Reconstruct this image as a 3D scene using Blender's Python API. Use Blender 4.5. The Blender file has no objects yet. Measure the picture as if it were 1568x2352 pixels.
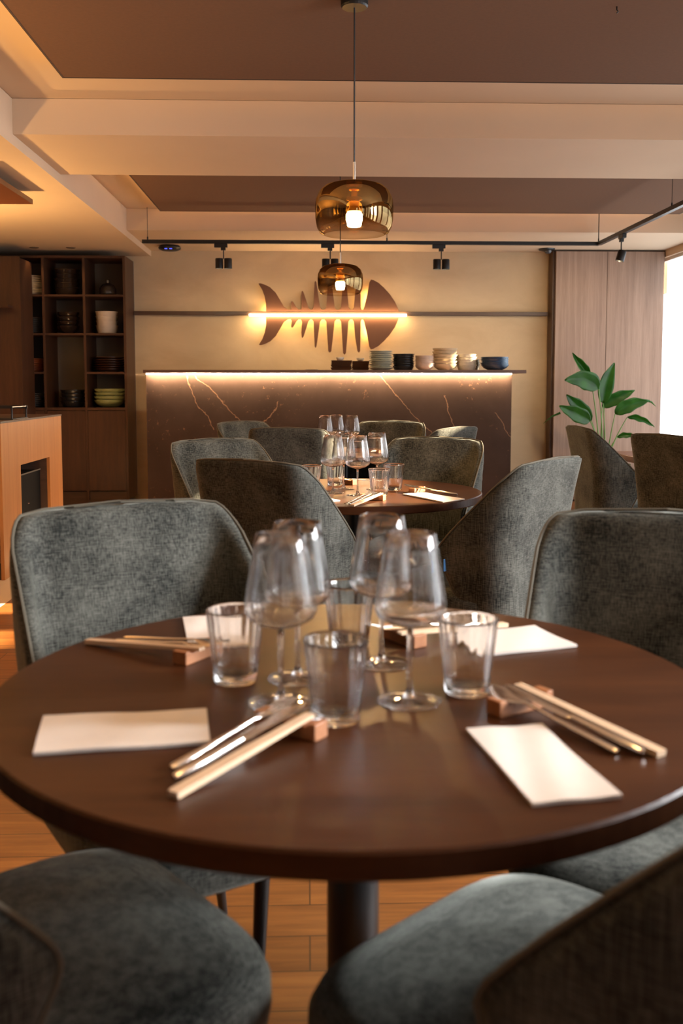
import bpy, bmesh, math, random
from mathutils import Vector, Matrix, Euler
random.seed(7)
PI = math.pi
S = bpy.context.scene
C = S.collection

# ---------------------------------------------------------------- camera
F_PX, Y_HOR, PITCH, YAW = 2230.0, 880.0, math.radians(4.8), 0.03395
CAM_H = 1.158
cd = bpy.data.cameras.new('camera'); cam = bpy.data.objects.new('camera', cd); C.objects.link(cam)
cam.location = (0, 0, CAM_H); cam.rotation_euler = (PI/2 - PITCH, 0, -YAW)
cd.sensor_fit = 'HORIZONTAL'; cd.sensor_width = 24.0; cd.lens = 24.0*F_PX/1568
cd.shift_y = ((Y_HOR + F_PX*math.tan(PITCH)) - 1176)/1568
cd.clip_start = 0.02
cd.dof.use_dof = True; cd.dof.focus_distance = 4.1; cd.dof.aperture_fstop = 4.6
S.camera = cam
# ---------------------------------------------------------------- exposure, world, daylight
S.view_settings.view_transform = 'Standard'; S.view_settings.look = 'None'
S.view_settings.gamma = 1; S.view_settings.use_curve_mapping = False
S.view_settings.exposure = 0.5
cy = S.cycles
cy.use_denoising = True; cy.max_bounces = 14; cy.diffuse_bounces = 4; cy.glossy_bounces = 5
cy.transmission_bounces = 14; cy.transparent_max_bounces = 16
cy.caustics_reflective = False; cy.caustics_refractive = False
cy.sample_clamp_indirect = 12.0; cy.blur_glossy = 0.0
W = bpy.data.worlds.new('world'); S.world = W; W.use_nodes = True
bg = W.node_tree.nodes['Background']; bg.inputs[0].default_value = (0.86, 0.93, 1.0, 1); bg.inputs[1].default_value = 2.0

def lamp(kind, name, loc, energy, color, rot=(0,0,0), **kw):
    l = bpy.data.lights.new(name, kind); l.energy = energy; l.color = color
    for k, v in kw.items(): setattr(l, k, v)
    o = bpy.data.objects.new(name, l); C.objects.link(o); o.location = loc; o.rotation_euler = rot
    return o
WARM = (1.0, 0.58, 0.21); WARM2 = (1.0, 0.74, 0.45); DAY = (0.86, 0.93, 1.0)
# low afternoon sun through the right-hand windows
sd = Vector((-1.0, -0.08, -0.42)).normalized()
sun = lamp('SUN', 'sun', (8, 3, 5), 42.0, (1.0, 0.80, 0.54), angle=math.radians(0.9))
sun.rotation_euler = sd.to_track_quat('-Z', 'Y').to_euler()

# ---------------------------------------------------------------- node helpers
def new_mat(name):
    m = bpy.data.materials.new(name); m.use_nodes = True
    return m, m.node_tree.nodes, m.node_tree.links, m.node_tree.nodes['Principled BSDF']
def N(ns, t, **kw):
    n = ns.new(t)
    for k, v in kw.items():
        if k in n.inputs: n.inputs[k].default_value = v
        else: setattr(n, k, v)
    return n
def ramp(ns, stops):
    r = ns.new('ShaderNodeValToRGB'); cr = r.color_ramp
    while len(cr.elements) < len(stops): cr.elements.new(0.5)
    for e, (p, c) in zip(cr.elements, stops): e.position = p; e.color = (*c, 1)
    return r
def coords(ns, ls, scale=(1,1,1), rot=(0,0,0), kind='Object'):
    tc = ns.new('ShaderNodeTexCoord'); mp = ns.new('ShaderNodeMapping')
    mp.inputs['Scale'].default_value = scale; mp.inputs['Rotation'].default_value = rot
    ls.new(tc.outputs[kind], mp.inputs[0]); return mp.outputs[0]
def plain(name, col, rough=0.5, metal=0.0, var=0.0, scale=8, bump=0.0, **kw):
    m, ns, ls, b = new_mat(name)
    b.inputs['Base Color'].default_value = (*col, 1); b.inputs['Roughness'].default_value = rough; b.inputs['Metallic'].default_value = metal
    for k, v in kw.items(): b.inputs[k].default_value = v
    v = coords(ns, ls)
    n = N(ns, 'ShaderNodeTexNoise', Scale=scale, Detail=4.0); ls.new(v, n.inputs['Vector'])
    if var > 0:
        r = ramp(ns, [(0.3, tuple(c*(1-var) for c in col)), (0.7, tuple(min(1, c*(1+var)) for c in col))])
        ls.new(n.outputs[0], r.inputs[0]); ls.new(r.outputs[0], b.inputs['Base Color'])
    if bump > 0:
        bp = N(ns, 'ShaderNodeBump', Strength=bump, Distance=0.004); ls.new(n.outputs[0], bp.inputs['Height']); ls.new(bp.outputs[0], b.inputs['Normal'])
    return m
def wood(name, dark, light, grain=(1.2, 14, 14), rough=0.45, rot=(0,0,0), spec=0.5, coat=0.0):
    m, ns, ls, b = new_mat(name)
    v = coords(ns, ls, grain, rot)
    n1 = N(ns, 'ShaderNodeTexNoise', Scale=1.6, Detail=6.0, Roughness=0.62, Distortion=0.6); ls.new(v, n1.inputs['Vector'])
    v2 = coords(ns, ls, tuple(g*5 for g in grain), rot)
    n2 = N(ns, 'ShaderNodeTexNoise', Scale=3.0, Detail=5.0, Roughness=0.7); ls.new(v2, n2.inputs['Vector'])
    mx = N(ns, 'ShaderNodeMix'); mx.data_type = 'FLOAT'; mx.inputs[0].default_value = 0.35
    ls.new(n1.outputs[0], mx.inputs[2]); ls.new(n2.outputs[0], mx.inputs[3])
    r = ramp(ns, [(0.32, dark), (0.5, tuple((a+c)/2 for a, c in zip(dark, light))), (0.68, light)])
    ls.new(mx.outputs[0], r.inputs[0]); ls.new(r.outputs[0], b.inputs['Base Color'])
    b.inputs['Roughness'].default_value = rough; b.inputs['Specular IOR Level'].default_value = spec; b.inputs['Coat Weight'].default_value = coat
    bp = N(ns, 'ShaderNodeBump', Strength=0.12, Distance=0.002); ls.new(n2.outputs[0], bp.inputs['Height']); ls.new(bp.outputs[0], b.inputs['Normal'])
    return m
def emit(name, col, strength):
    m, ns, ls, b = new_mat(name); ns.remove(b)
    e = N(ns, 'ShaderNodeEmission', Strength=strength); e.inputs[0].default_value = (*col, 1)
    ls.new(e.outputs[0], ns['Material Output'].inputs[0]); return m

# fabric: woven grey-green velvet with lighter threads and cloudy nap
def fabric(name, dark, light, edge):
    m, ns, ls, b = new_mat(name)
    a = N(ns, 'ShaderNodeTexNoise', Scale=1.0, Detail=3.0); ls.new(coords(ns, ls, (60, 60, 700)), a.inputs['Vector'])
    c = N(ns, 'ShaderNodeTexNoise', Scale=1.0, Detail=3.0); ls.new(coords(ns, ls, (420, 420, 14)), c.inputs['Vector'])
    d = N(ns, 'ShaderNodeTexNoise', Scale=9.0, Detail=3.0); ls.new(coords(ns, ls), d.inputs['Vector'])
    m1 = N(ns, 'ShaderNodeMix'); m1.data_type = 'FLOAT'; m1.inputs[0].default_value = 0.5
    ls.new(a.outputs[0], m1.inputs[2]); ls.new(c.outputs[0], m1.inputs[3])
    m2 = N(ns, 'ShaderNodeMix'); m2.data_type = 'FLOAT'; m2.inputs[0].default_value = 0.30
    ls.new(m1.outputs[0], m2.inputs[2]); ls.new(d.outputs[0], m2.inputs[3])
    r = ramp(ns, [(0.40, dark), (0.61, light)]); ls.new(m2.outputs[0], r.inputs[0]); ls.new(r.outputs[0], b.inputs['Base Color'])
    b.inputs['Roughness'].default_value = 0.85; b.inputs['Sheen Weight'].default_value = 0.35; b.inputs['Sheen Roughness'].default_value = 0.4
    b.inputs['Sheen Tint'].default_value = (*edge, 1); b.inputs['Specular IOR Level'].default_value = 0.2
    bp = N(ns, 'ShaderNodeBump', Strength=0.25, Distance=0.001); ls.new(m1.outputs[0], bp.inputs['Height']); ls.new(bp.outputs[0], b.inputs['Normal'])
    return m
def glass(name, tint=(1,1,1), through=0.35, ior=1.42):
    m, ns, ls, b = new_mat(name); ns.remove(b)
    g = N(ns, 'ShaderNodeBsdfGlass', Roughness=0.0, IOR=ior); g.inputs[0].default_value = (*tint, 1)
    t = N(ns, 'ShaderNodeBsdfTransparent'); t.inputs[0].default_value = (*tint, 1)
    mx = N(ns, 'ShaderNodeMixShader'); mx.inputs[0].default_value = through
    ls.new(g.outputs[0], mx.inputs[1]); ls.new(t.outputs[0], mx.inputs[2]); ls.new(mx.outputs[0], ns['Material Output'].inputs[0]); return m
def pane_mat(name):
    m, ns, ls, b = new_mat(name); ns.remove(b)
    g = N(ns, 'ShaderNodeBsdfGlossy', Roughness=0.02); t = N(ns, 'ShaderNodeBsdfTransparent')
    mx = N(ns, 'ShaderNodeMixShader'); mx.inputs[0].default_value = 0.05
    ls.new(t.outputs[0], mx.inputs[1]); ls.new(g.outputs[0], mx.inputs[2]); ls.new(mx.outputs[0], ns['Material Output'].inputs[0]); return m

M = {}
M['plaster'] = plain('ceiling_plaster', (0.61, 0.465, 0.325), 0.9, var=0.03, scale=2, bump=0.03)
M['plaster_soffit'] = M['plaster']
def stucco():
    m, ns, ls, b = new_mat('limewash_wall')
    n = N(ns, 'ShaderNodeTexNoise', Scale=1.3, Detail=7.0, Roughness=0.6, Distortion=0.8); ls.new(coords(ns, ls, (1, 1, 1.8)), n.inputs['Vector'])
    r = ramp(ns, [(0.3, (0.50, 0.37, 0.23)), (0.7, (0.63, 0.49, 0.32))]); ls.new(n.outputs[0], r.inputs[0]); ls.new(r.outputs[0], b.inputs['Base Color'])
    b.inputs['Roughness'].default_value = 0.85; return m
M['stucco'] = stucco()
M['panel_brown'] = plain('acoustic_panel_fabric', (0.140, 0.066, 0.030), 0.95, var=0.05, scale=60)
M['panel_edge'] = plain('panel_edge', (0.07, 0.042, 0.028), 0.6)
M['walnut_v'] = wood('walnut_vertical', (0.040, 0.016, 0.008), (0.090, 0.038, 0.018), (16, 16, 0.9))
M['walnut_grey'] = wood('walnut_pale_vertical', (0.19, 0.112, 0.074), (0.35, 0.228, 0.160), (15, 15, 0.5), 0.5)
M['station_oak'] = wood('station_veneer', (0.36, 0.13, 0.032), (0.52, 0.22, 0.06), (16, 16, 0.6), 0.5)
M['walnut_dark'] = wood('walnut_dark_edge', (0.05, 0.026, 0.016), (0.10, 0.054, 0.034), (1, 14, 14))
M['table_wood'] = wood('table_walnut', (0.030, 0.0088, 0.0027), (0.070, 0.0225, 0.0068), (0.9, 9, 9), 0.38, rot=(0, 0, 0.62), spec=0.2)
M['block_wood'] = wood('block_wood', (0.28, 0.10, 0.035), (0.42, 0.17, 0.065), (8, 40, 40), 0.5)
M['chop_wood'] = wood('pale_bamboo', (0.60, 0.40, 0.25), (0.74, 0.54, 0.36), (4, 60, 60), 0.5)
M['fabric'] = fabric('chair_weave', (0.009, 0.0098, 0.0085), (0.122, 0.122, 0.104), (0.6, 0.62, 0.55))
M['fabric_blue'] = M['fabric']
M['piping'] = plain('chair_piping', (0.10, 0.085, 0.06), 0.8)
M['black'] = plain('black_metal', (0.010, 0.010, 0.010), 0.4, 0.0)
M['black_soft'] = plain('black_matt', (0.006, 0.0055, 0.005), 0.8, **{'Specular IOR Level': 0.08})
M['chrome'] = plain('chrome', (0.75, 0.74, 0.72), 0.15, 1.0)
M['steel'] = plain('cutlery_steel', (0.78, 0.72, 0.66), 0.18, 1.0)
M['paper'] = plain('paper_napkin', (0.74, 0.67, 0.61), 0.9, var=0.02, scale=40, bump=0.02)
M['glass'] = glass('clear_glass', (1, 1, 1), 0.12)
M['glass_thick'] = glass('tumbler_glass', (0.998, 0.995, 0.99), 0.04)
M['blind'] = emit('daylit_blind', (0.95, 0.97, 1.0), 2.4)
M['blind_near'] = emit('blind_glow_boosted', (0.90, 0.95, 1.0), 7.0)  # unseen blinds given a stronger glow of their own to light the near chairs
M['pane'] = pane_mat('window_glass')
M['white_frame'] = plain('window_frame_paint', (0.7, 0.68, 0.64), 0.5)
M['led'] = emit('led_strip_light', (1.0, 0.74, 0.48), 190.0)
M['led_bar'] = emit('led_bar_light', (1.0, 0.66, 0.32), 45.0)
M['led_halo'] = emit('led_halo_light', (1.0, 0.56, 0.16), 150.0)
M['led_cove'] = emit('led_cove_light', (1.0, 0.48, 0.15), 16.0)
M['bulb'] = emit('bulb_glow', (1.0, 0.80, 0.52), 22.0)
M['spot_glow'] = emit('spot_lens_glow', (1.0, 0.75, 0.45), 12.0)
M['blue_led'] = emit('blue_led', (0.10, 0.12, 1.0), 1.2)
M['gold'] = plain('brass_socket', (0.95, 0.60, 0.16), 0.3, 0.8)
def floor_mat():
    m, ns, ls, b = new_mat('oak_planks')
    v = coords(ns, ls)
    br = N(ns, 'ShaderNodeTexBrick', Scale=1.0); br.offset = 0.37; br.offset_frequency = 2
    br.inputs['Brick Width'].default_value = 1.3; br.inputs['Row Height'].default_value = 0.122; br.inputs['Mortar Size'].default_value = 0.0016; br.inputs['Mortar Smooth'].default_value = 0.2
    br.inputs['Color1'].default_value = (0.0, 0.0, 0.0, 1); br.inputs['Color2'].default_value = (1, 1, 1, 1); br.inputs['Mortar'].default_value = (0.5, 0.5, 0.5, 1)
    ls.new(v, br.inputs['Vector'])
    g = N(ns, 'ShaderNodeTexNoise', Scale=1.0, Detail=8.0, Roughness=0.65, Distortion=0.7); ls.new(coords(ns, ls, (3, 42, 1)), g.inputs['Vector'])
    r = ramp(ns, [(0.25, (0.16, 0.050, 0.010)), (0.55, (0.29, 0.10, 0.020)), (0.8, (0.40, 0.155, 0.033))]); ls.new(g.outputs[0], r.inputs[0])
    mx = N(ns, 'ShaderNodeMix'); mx.data_type = 'RGBA'; mx.blend_type = 'MULTIPLY'; mx.inputs[0].default_value = 0.35
    ls.new(r.outputs[0], mx.inputs[6]); ls.new(br.outputs['Color'], mx.inputs[7])
    m3 = N(ns, 'ShaderNodeMix'); m3.data_type = 'RGBA'; m3.inputs[7].default_value = (0.03, 0.012, 0.005, 1)
    ls.new(br.outputs['Fac'], m3.inputs[0]); ls.new(mx.outputs[2], m3.inputs[6]); ls.new(m3.outputs[2], b.inputs['Base Color'])
    b.inputs['Roughness'].default_value = 0.42
    return m
M['planks'] = floor_mat()
M['tile'] = plain('pale_floor_tile', (0.62, 0.50, 0.36), 0.5, var=0.06, scale=3)
def stone_mat():
    m, ns, ls, b = new_mat('brown_veined_stone')
    v = coords(ns, ls)
    n = N(ns, 'ShaderNodeTexNoise', Scale=2.2, Detail=8.0, Roughness=0.6); ls.new(v, n.inputs['Vector'])
    r = ramp(ns, [(0.3, (0.032, 0.018, 0.012)), (0.7, (0.056, 0.033, 0.023))]); ls.new(n.outputs[0], r.inputs[0])
    # four thin slanting veins
    sx = N(ns, 'ShaderNodeSeparateXYZ'); wn = N(ns, 'ShaderNodeTexNoise', Scale=3.5, Detail=6.0, Roughness=0.6); ls.new(v, wn.inputs['Vector']); ls.new(v, sx.inputs[0])
    def mth(op, a, b_=None):
        q = N(ns, 'ShaderNodeMath', operation=op)
        for i_, val in enumerate((a, b_)):
            if val is None: continue
            if isinstance(val, (int, float)): q.inputs[i_].default_value = val
            else: ls.new(val, q.inputs[i_])
        return q.outputs[0]
    tot = None
    for x0_, s_, za, zb in ((-1.225, 0.44, 0.75, 1.25), (-1.11, 0.94, 0.80, 1.25), (0.477, 0.88, 0.5, 1.25), (0.985, 0.28, 0.7, 1.05), (-0.35, -0.6, 0.2, 1.0), (1.25, 0.7, 0.1, 0.9)):
        lin = mth('ADD', x0_ + s_*1.158, mth('MULTIPLY', sx.outputs[2], -s_)); d = mth('ABSOLUTE', mth('ADD', mth('SUBTRACT', sx.outputs[0], lin), mth('MULTIPLY', mth('SUBTRACT', wn.outputs[0], 0.5), 0.20)))
        mask = mth('MULTIPLY', mth('LESS_THAN', d, 0.005), mth('MULTIPLY', mth('GREATER_THAN', sx.outputs[2], za), mth('LESS_THAN', sx.outputs[2], zb)))
        tot = mask if tot is None else mth('MAXIMUM', tot, mask)
    veins = mth('MULTIPLY', tot, 0.55)
    # gold flecks, thicker in the upper part of the slab
    sp = N(ns, 'ShaderNodeTexNoise', Scale=26.0, Detail=6.0, Roughness=0.75); ls.new(v, sp.inputs['Vector'])
    r3 = ramp(ns, [(0.60, (0, 0, 0)), (0.72, (1, 1, 1))]); ls.new(sp.outputs[0], r3.inputs[0])
    big = N(ns, 'ShaderNodeTexNoise', Scale=3.0, Detail=2.0); ls.new(v, big.inputs['Vector'])
    r4 = ramp(ns, [(0.45, (0, 0, 0)), (0.65, (1, 1, 1))]); ls.new(big.outputs[0], r4.inputs[0])
    ml = N(ns, 'ShaderNodeMath', operation='MULTIPLY'); ls.new(r3.outputs[0], ml.inputs[0]); ls.new(r4.outputs[0], ml.inputs[1])
    a1 = N(ns, 'ShaderNodeMix'); a1.data_type = 'RGBA'; a1.inputs[7].default_value = (0.30, 0.15, 0.07, 1); ls.new(ml.outputs[0], a1.inputs[0]); ls.new(r.outputs[0], a1.inputs[6])
    a2 = N(ns, 'ShaderNodeMix'); a2.data_type = 'RGBA'; a2.inputs[7].default_value = (0.32, 0.18, 0.10, 1); ls.new(veins, a2.inputs[0]); ls.new(a1.outputs[2], a2.inputs[6])
    ls.new(a2.outputs[2], b.inputs['Base Color']); b.inputs['Roughness'].default_value = 0.6; b.inputs['Specular IOR Level'].default_value = 0.15
    return m
M['stone'] = stone_mat()
M['slab'] = plain('bar_top_brown', (0.115, 0.062, 0.042), 0.5, var=0.1)
M['fish'] = plain('brown_board', (0.125, 0.050, 0.024), 0.75, var=0.05)
def shade_mat():      # mirrored amber coating fading to clear glass at the foot of the shade
    m, ns, ls, b = new_mat('amber_mirrored_glass'); ns.remove(b)
    tc = N(ns, 'ShaderNodeTexCoord'); sx = N(ns, 'ShaderNodeSeparateXYZ'); ls.new(tc.outputs['Object'], sx.inputs[0])
    mr = N(ns, 'ShaderNodeMapRange'); mr.inputs[1].default_value = 0.02; mr.inputs[2].default_value = 0.085; mr.inputs[3].default_value = 0.06; mr.inputs[4].default_value = 0.50
    ls.new(sx.outputs[2], mr.inputs[0])
    g = N(ns, 'ShaderNodeBsdfGlossy', Roughness=0.03); g.inputs[0].default_value = (0.55, 0.38, 0.17, 1)
    t = N(ns, 'ShaderNodeBsdfTransparent')
    r = ramp(ns, [(0.1, (1.0, 0.90, 0.74)), (0.5, (0.26, 0.145, 0.035))]); mr2 = N(ns, 'ShaderNodeMapRange'); mr2.inputs[2].default_value = 0.16
    ls.new(sx.outputs[2], mr2.inputs[0]); ls.new(mr2.outputs[0], r.inputs[0]); ls.new(r.outputs[0], t.inputs[0])
    lw = N(ns, 'ShaderNodeLayerWeight', Blend=0.25); ad = N(ns, 'ShaderNodeMath', operation='MAXIMUM'); ls.new(lw.outputs['Facing'], ad.inputs[0]); ls.new(mr.outputs[0], ad.inputs[1])
    mx = N(ns, 'ShaderNodeMixShader'); ls.new(ad.outputs[0], mx.inputs[0]); ls.new(t.outputs[0], mx.inputs[1]); ls.new(g.outputs[0], mx.inputs[2])
    ls.new(mx.outputs[0], ns['Material Output'].inputs[0]); return m
M['shade'] = shade_mat()
def leaf_mat():
    m, ns, ls, b = new_mat('glossy_leaf')
    n = N(ns, 'ShaderNodeTexNoise', Scale=12.0, Detail=3.0); ls.new(coords(ns, ls), n.inputs['Vector'])
    r = ramp(ns, [(0.3, (0.010, 0.055, 0.008)), (0.7, (0.03, 0.14, 0.015))]); ls.new(n.outputs[0], r.inputs[0]); ls.new(r.outputs[0], b.inputs['Base Color'])
    b.inputs['Roughness'].default_value = 0.35
    t = N(ns, 'ShaderNodeBsdfTranslucent'); t.inputs[0].default_value = (0.10, 0.36, 0.01, 1)
    mx = N(ns, 'ShaderNodeMixShader'); mx.inputs[0].default_value = 0.35
    ls.new(b.outputs[0], mx.inputs[1]); ls.new(t.outputs[0], mx.inputs[2]); ls.new(mx.outputs[0], ns['Material Output'].inputs[0]); return m
M['leaf'] = leaf_mat()
M['stem'] = plain('plant_stem', (0.12, 0.24, 0.06), 0.5)
M['pot'] = plain('plant_pot_clay', (0.10, 0.085, 0.075), 0.7)
M['soil'] = plain('potting_soil', (0.03, 0.02, 0.014), 0.95, bump=0.5, scale=60)

# ---------------------------------------------------------------- mesh helpers
class MB:
    def __init__(s): s.bm = bmesh.new()
    def box(s, x0, x1, y0, y1, z0, z1, bev=0.0, rot=None):
        vs = [s.bm.verts.new((x, y, z)) for x in (x0, x1) for y in (y0, y1) for z in (z0, z1)]
        q = [(0,1,3,2), (4,6,7,5), (0,4,5,1), (2,3,7,6), (0,2,6,4), (1,5,7,3)]
        fs = [s.bm.faces.new([vs[i] for i in f]) for f in q]
        if bev > 0:
            es = list({e for f in fs for e in f.edges}); bmesh.ops.bevel(s.bm, geom=es, offset=bev, segments=2, affect='EDGES', profile=0.6)
        return s
    def rings(s, rings, cap0=True, cap1=True, closed=True):
        rv = [[s.bm.verts.new(p) for p in r] for r in rings]; n = len(rv[0])
        for a, b in zip(rv, rv[1:]):
            for i in range(n if closed else n-1):
                j = (i+1) % n; s.bm.faces.new((a[i], a[j], b[j], b[i]))
        if cap0: s.bm.faces.new(list(reversed(rv[0])))
        if cap1: s.bm.faces.new(rv[-1])
        return s
    def lathe(s, prof, n=32, c=(0,0,0), flute=0, fd=0.0, zf=(0, 0), caps=(False, False)):
        R = []
        for r, z in prof:
            ring = []
            for i in range(n):
                a = 2*PI*i/n; rr = r
                if flute and zf[0] <= z <= zf[1]: rr = r*(1 - fd*(0.5+0.5*math.cos(flute*a)))
                ring.append((c[0]+rr*math.cos(a), c[1]+rr*math.sin(a), c[2]+z))
            R.append(ring)
        return s.rings(R, *caps)
    def tube(s, pts, r, n=10, caps=True):
        pts = [Vector(p) for p in pts]; rs = r if isinstance(r, (list, tuple)) else [r]*len(pts)
        R = []; prev = None
        for i, p in enumerate(pts):
            t = (pts[min(i+1, len(pts)-1)] - pts[max(i-1, 0)]).normalized()
            if prev is None: u = t.orthogonal().normalized()
            else:
                u = (prev - t*prev.dot(t)).normalized()
            prev = u; w = t.cross(u)
            R.append([p + (u*math.cos(2*PI*k/n) + w*math.sin(2*PI*k/n))*rs[i] for k in range(n)])
        return s.rings(R, caps, caps)
    def prism(s, poly, axis, a, b):       # poly of 2-D points, extruded from a to b along 'x','y' or 'z'
        f = {'x': lambda p, t: (t, p[0], p[1]), 'y': lambda p, t: (p[0], t, p[1]), 'z': lambda p, t: (p[0], p[1], t)}[axis]
        return s.rings([[f(p, a) for p in poly], [f(p, b) for p in poly]])
    def build(s, name, mat, parent=None, loc=None, smooth=False, bevel=0, autosm=True):
        bmesh.ops.recalc_face_normals(s.bm, faces=s.bm.faces[:])
        me = bpy.data.meshes.new(name); s.bm.to_mesh(me); s.bm.free()
        me.materials.append(mat if not isinstance(mat, str) else M[mat])
        if smooth:
            for p in me.polygons: p.use_smooth = True
        o = bpy.data.objects.new(name, me); C.objects.link(o)
        if parent: o.parent = parent
        if loc: o.location = loc
        if bevel:
            md = o.modifiers.new('bevel', 'BEVEL'); md.width = bevel; md.segments = 2; md.limit_method = 'ANGLE'
        if smooth and autosm:
            try: me.set_sharp_from_angle(angle=math.radians(50))
            except Exception: pass
        return o
def tag(o, label, cat=None, group=None, kind=None):
    o['label'] = label
    if cat: o['category'] = cat
    if group: o['group'] = group
    if kind: o['kind'] = kind
    return o
def thing(name, label, cat, loc=(0,0,0), rz=0.0, group=None):
    o = bpy.data.objects.new(name, None); C.objects.link(o); o.empty_display_size = 0.05
    o.location = loc; o.rotation_euler = (0, 0, rz); return tag(o, label, cat, group)
def struct(name, mb, mat, label, **kw):
    o = mb.build(name, mat, **kw); return tag(o, label, kind='structure')
def dup(root, loc, rot, label, group=None, mats=None):
    r = root.copy(); C.objects.link(r); r.location = loc
    r.rotation_euler = rot if not isinstance(rot, (int, float)) else (0, 0, rot)
    r['label'] = label
    if group: r['group'] = group
    def rec(a, b):
        for ch in list(a.children):
            c = ch.copy(); C.objects.link(c); c.parent = b; rec(ch, c)
    rec(root, r); return r

# ---------------------------------------------------------------- the room
ZC, ZB, ZS = 2.62, 2.438, 2.383          # ceiling, beams, left soffit
YB = 9.61                                # back wall
XL, XR, YF = -4.2, 3.45, -2.6
XS = -1.52                               # right face of the left soffit
struct('floor', MB().box(-1.6, XR, YF, YB, -0.05, 0), 'planks', 'oak plank floor')
struct('floor', MB().box(XL, -1.6, YF, YB, -0.05, 0), 'tile', 'pale tiled floor of the service side')
struct('ceiling', MB().box(XL, XR+0.1, YF-0.1, YB+0.1, ZC, ZC+0.1), 'plaster', 'plastered ceiling')
struct('wall_back', MB().box(XL, XR+0.1, YB, YB+0.1, 0, ZC), 'stucco', 'cream limewashed back wall')
struct('wall_left', MB().box(XL-0.1, XL, YF, YB, 0, ZC), 'walnut_dark', 'dark panelled left wall')
struct('trim_1', MB().box(XS, XR, 5.19, 6.16, ZB, ZC-0.002), 'plaster', 'wide ceiling beam across the room')
struct('trim_2', MB().box(XS, XR, 8.34, YB, ZB, ZC-0.002), 'plaster', 'ceiling beam against the back wall')
struct('trim_3', MB().box(XL, XS, YF, YB, ZS, ZC-0.002), 'plaster', 'lowered soffit over the service side')
struct('trim_4', MB().box(3.445, XR, YF, YB-0.22, 2.37, ZC-0.002), 'plaster', 'soffit above the window wall')
struct('baseboard_back', MB().box(-1.68, 2.36, YB-0.015, YB, 0, 0.07), 'stucco', 'low skirting on the back wall')

def wall_with_openings(name, axis, pos, thick, a0, a1, openings, label, mat='plaster'):
    mb = MB(); cur = a0
    def add(p, q, z0, z1):
        if q-p < 1e-4 or z1-z0 < 1e-4: return
        if axis == 'x': mb.box(pos, pos+thick, p, q, z0, z1)
        else: mb.box(p, q, pos, pos+thick, z0, z1)
    for (p, q, z0, z1) in openings:
        add(cur, p, 0, ZC); add(p, q, 0, z0); add(p, q, z1, ZC); cur = q
    add(cur, a1, 0, ZC)
    return struct(name, mb, mat, label)
RW = [(-1.4, -1.05, 0.35, 2.37), (-0.4, 0.0, 0.35, 2.37), (0.7, 1.15, 0.35, 2.37), (1.6, 2.15, 0.35, 2.37), (2.5, 3.2, 0.35, 2.37), (3.5, 4.95, 0.35, 2.37), (5.25, 7.15, 0.35, 2.37), (7.45, 9.6, 0.35, 2.37)]
FW = [(0.5, 0.95, 0.6, 2.3), (1.5, 1.85, 0.6, 2.3), (2.3, 2.65, 0.3, 2.3), (2.9, 3.3, 0.3, 2.3)]
wall_with_openings('wall_right', 'x', XR, 0.06, YF, YB, RW, 'window wall on the right')
wall_with_openings('wall_front', 'y', YF-0.16, 0.16, XL, XR, FW, 'dark panelled wall behind the viewer with tall windows', 'walnut_dark')
k = 0
for (p, q, z0, z1) in RW:
    k += 1
    o = struct('window_%d' % k, MB().box(XR+0.035, XR+0.041, p, q, z0, z1), 'pane', 'tall clear window pane in the right wall')
    f = MB()
    for z in (z0, z1-0.03): f.box(XR+0.03, XR+0.055, p, q, z, z+0.03)
    f.box(XR+0.03, XR+0.055, p, p+0.03, z0, z1)
    if q < 9.5: f.box(XR+0.03, XR+0.055, q-0.03, q, z0, z1)
    f.build('window_frame', 'white_frame', o)
    o['label'] = 'tall window pane in the right wall, number %d from the front wall' % k
    bl = MB().box(XR+0.012, XR+0.018, p+0.005, q-0.005, z0, 2.355 if k <= 5 else 2.02).build('roller_blind', 'blind_near' if k in (3, 4) else 'blind', None)  # nearer, unseen blinds run full height, added to diffuse light without sun
    tag(bl, 'white daylit roller blind over the %s right-hand window' % ['nearest', 'second nearest', 'third nearest', 'fourth nearest', 'fourth farthest', 'third farthest', 'second farthest', 'farthest'][k-1], 'blind', 'white blinds on the window wall')
    if k in (3, 4):      # lamp added inside these blinds in place of skylight, tilted off the ceiling
        al = lamp('AREA', 'window_fill', (XR-0.005, (p+q)/2, 1.42), 92, (0.94, 0.97, 1.0), shape='RECTANGLE', size=1.7, size_y=q-p-0.06, spread=math.radians(115)); al.rotation_euler = (0, PI/2-math.radians(24), 0)
    lp = lamp('AREA', 'daylight_portal', (XR+0.2, (p+q)/2, (z0+z1)/2), 1, (1,1,1), rot=(0, PI/2, 0), shape='RECTANGLE', size=z1-z0, size_y=q-p); lp.data.cycles.is_portal = True
for (p, q, z0, z1) in FW:
    k += 1
    o = struct('window_%d' % k, MB().box(p, q, YF-0.1, YF-0.094, z0, z1), 'pane', 'tall clear window pane in the front wall')
    f = MB()
    for z in (z0, (z0+z1)/2+0.2, z1-0.04): f.box(p, q, YF-0.12, YF-0.07, z, z+0.04)
    for x in (p, q-0.04): f.box(x, x+0.04, YF-0.12, YF-0.07, z0, z1)
    f.build('window_frame', 'white_frame', o)
    lp = lamp('AREA', 'daylight_portal', ((p+q)/2, YF-0.2, (z0+z1)/2), 1, (1,1,1), rot=(-PI/2, 0, 0), shape='RECTANGLE', size=q-p, size_y=z1-z0); lp.data.cycles.is_portal = True

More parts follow.
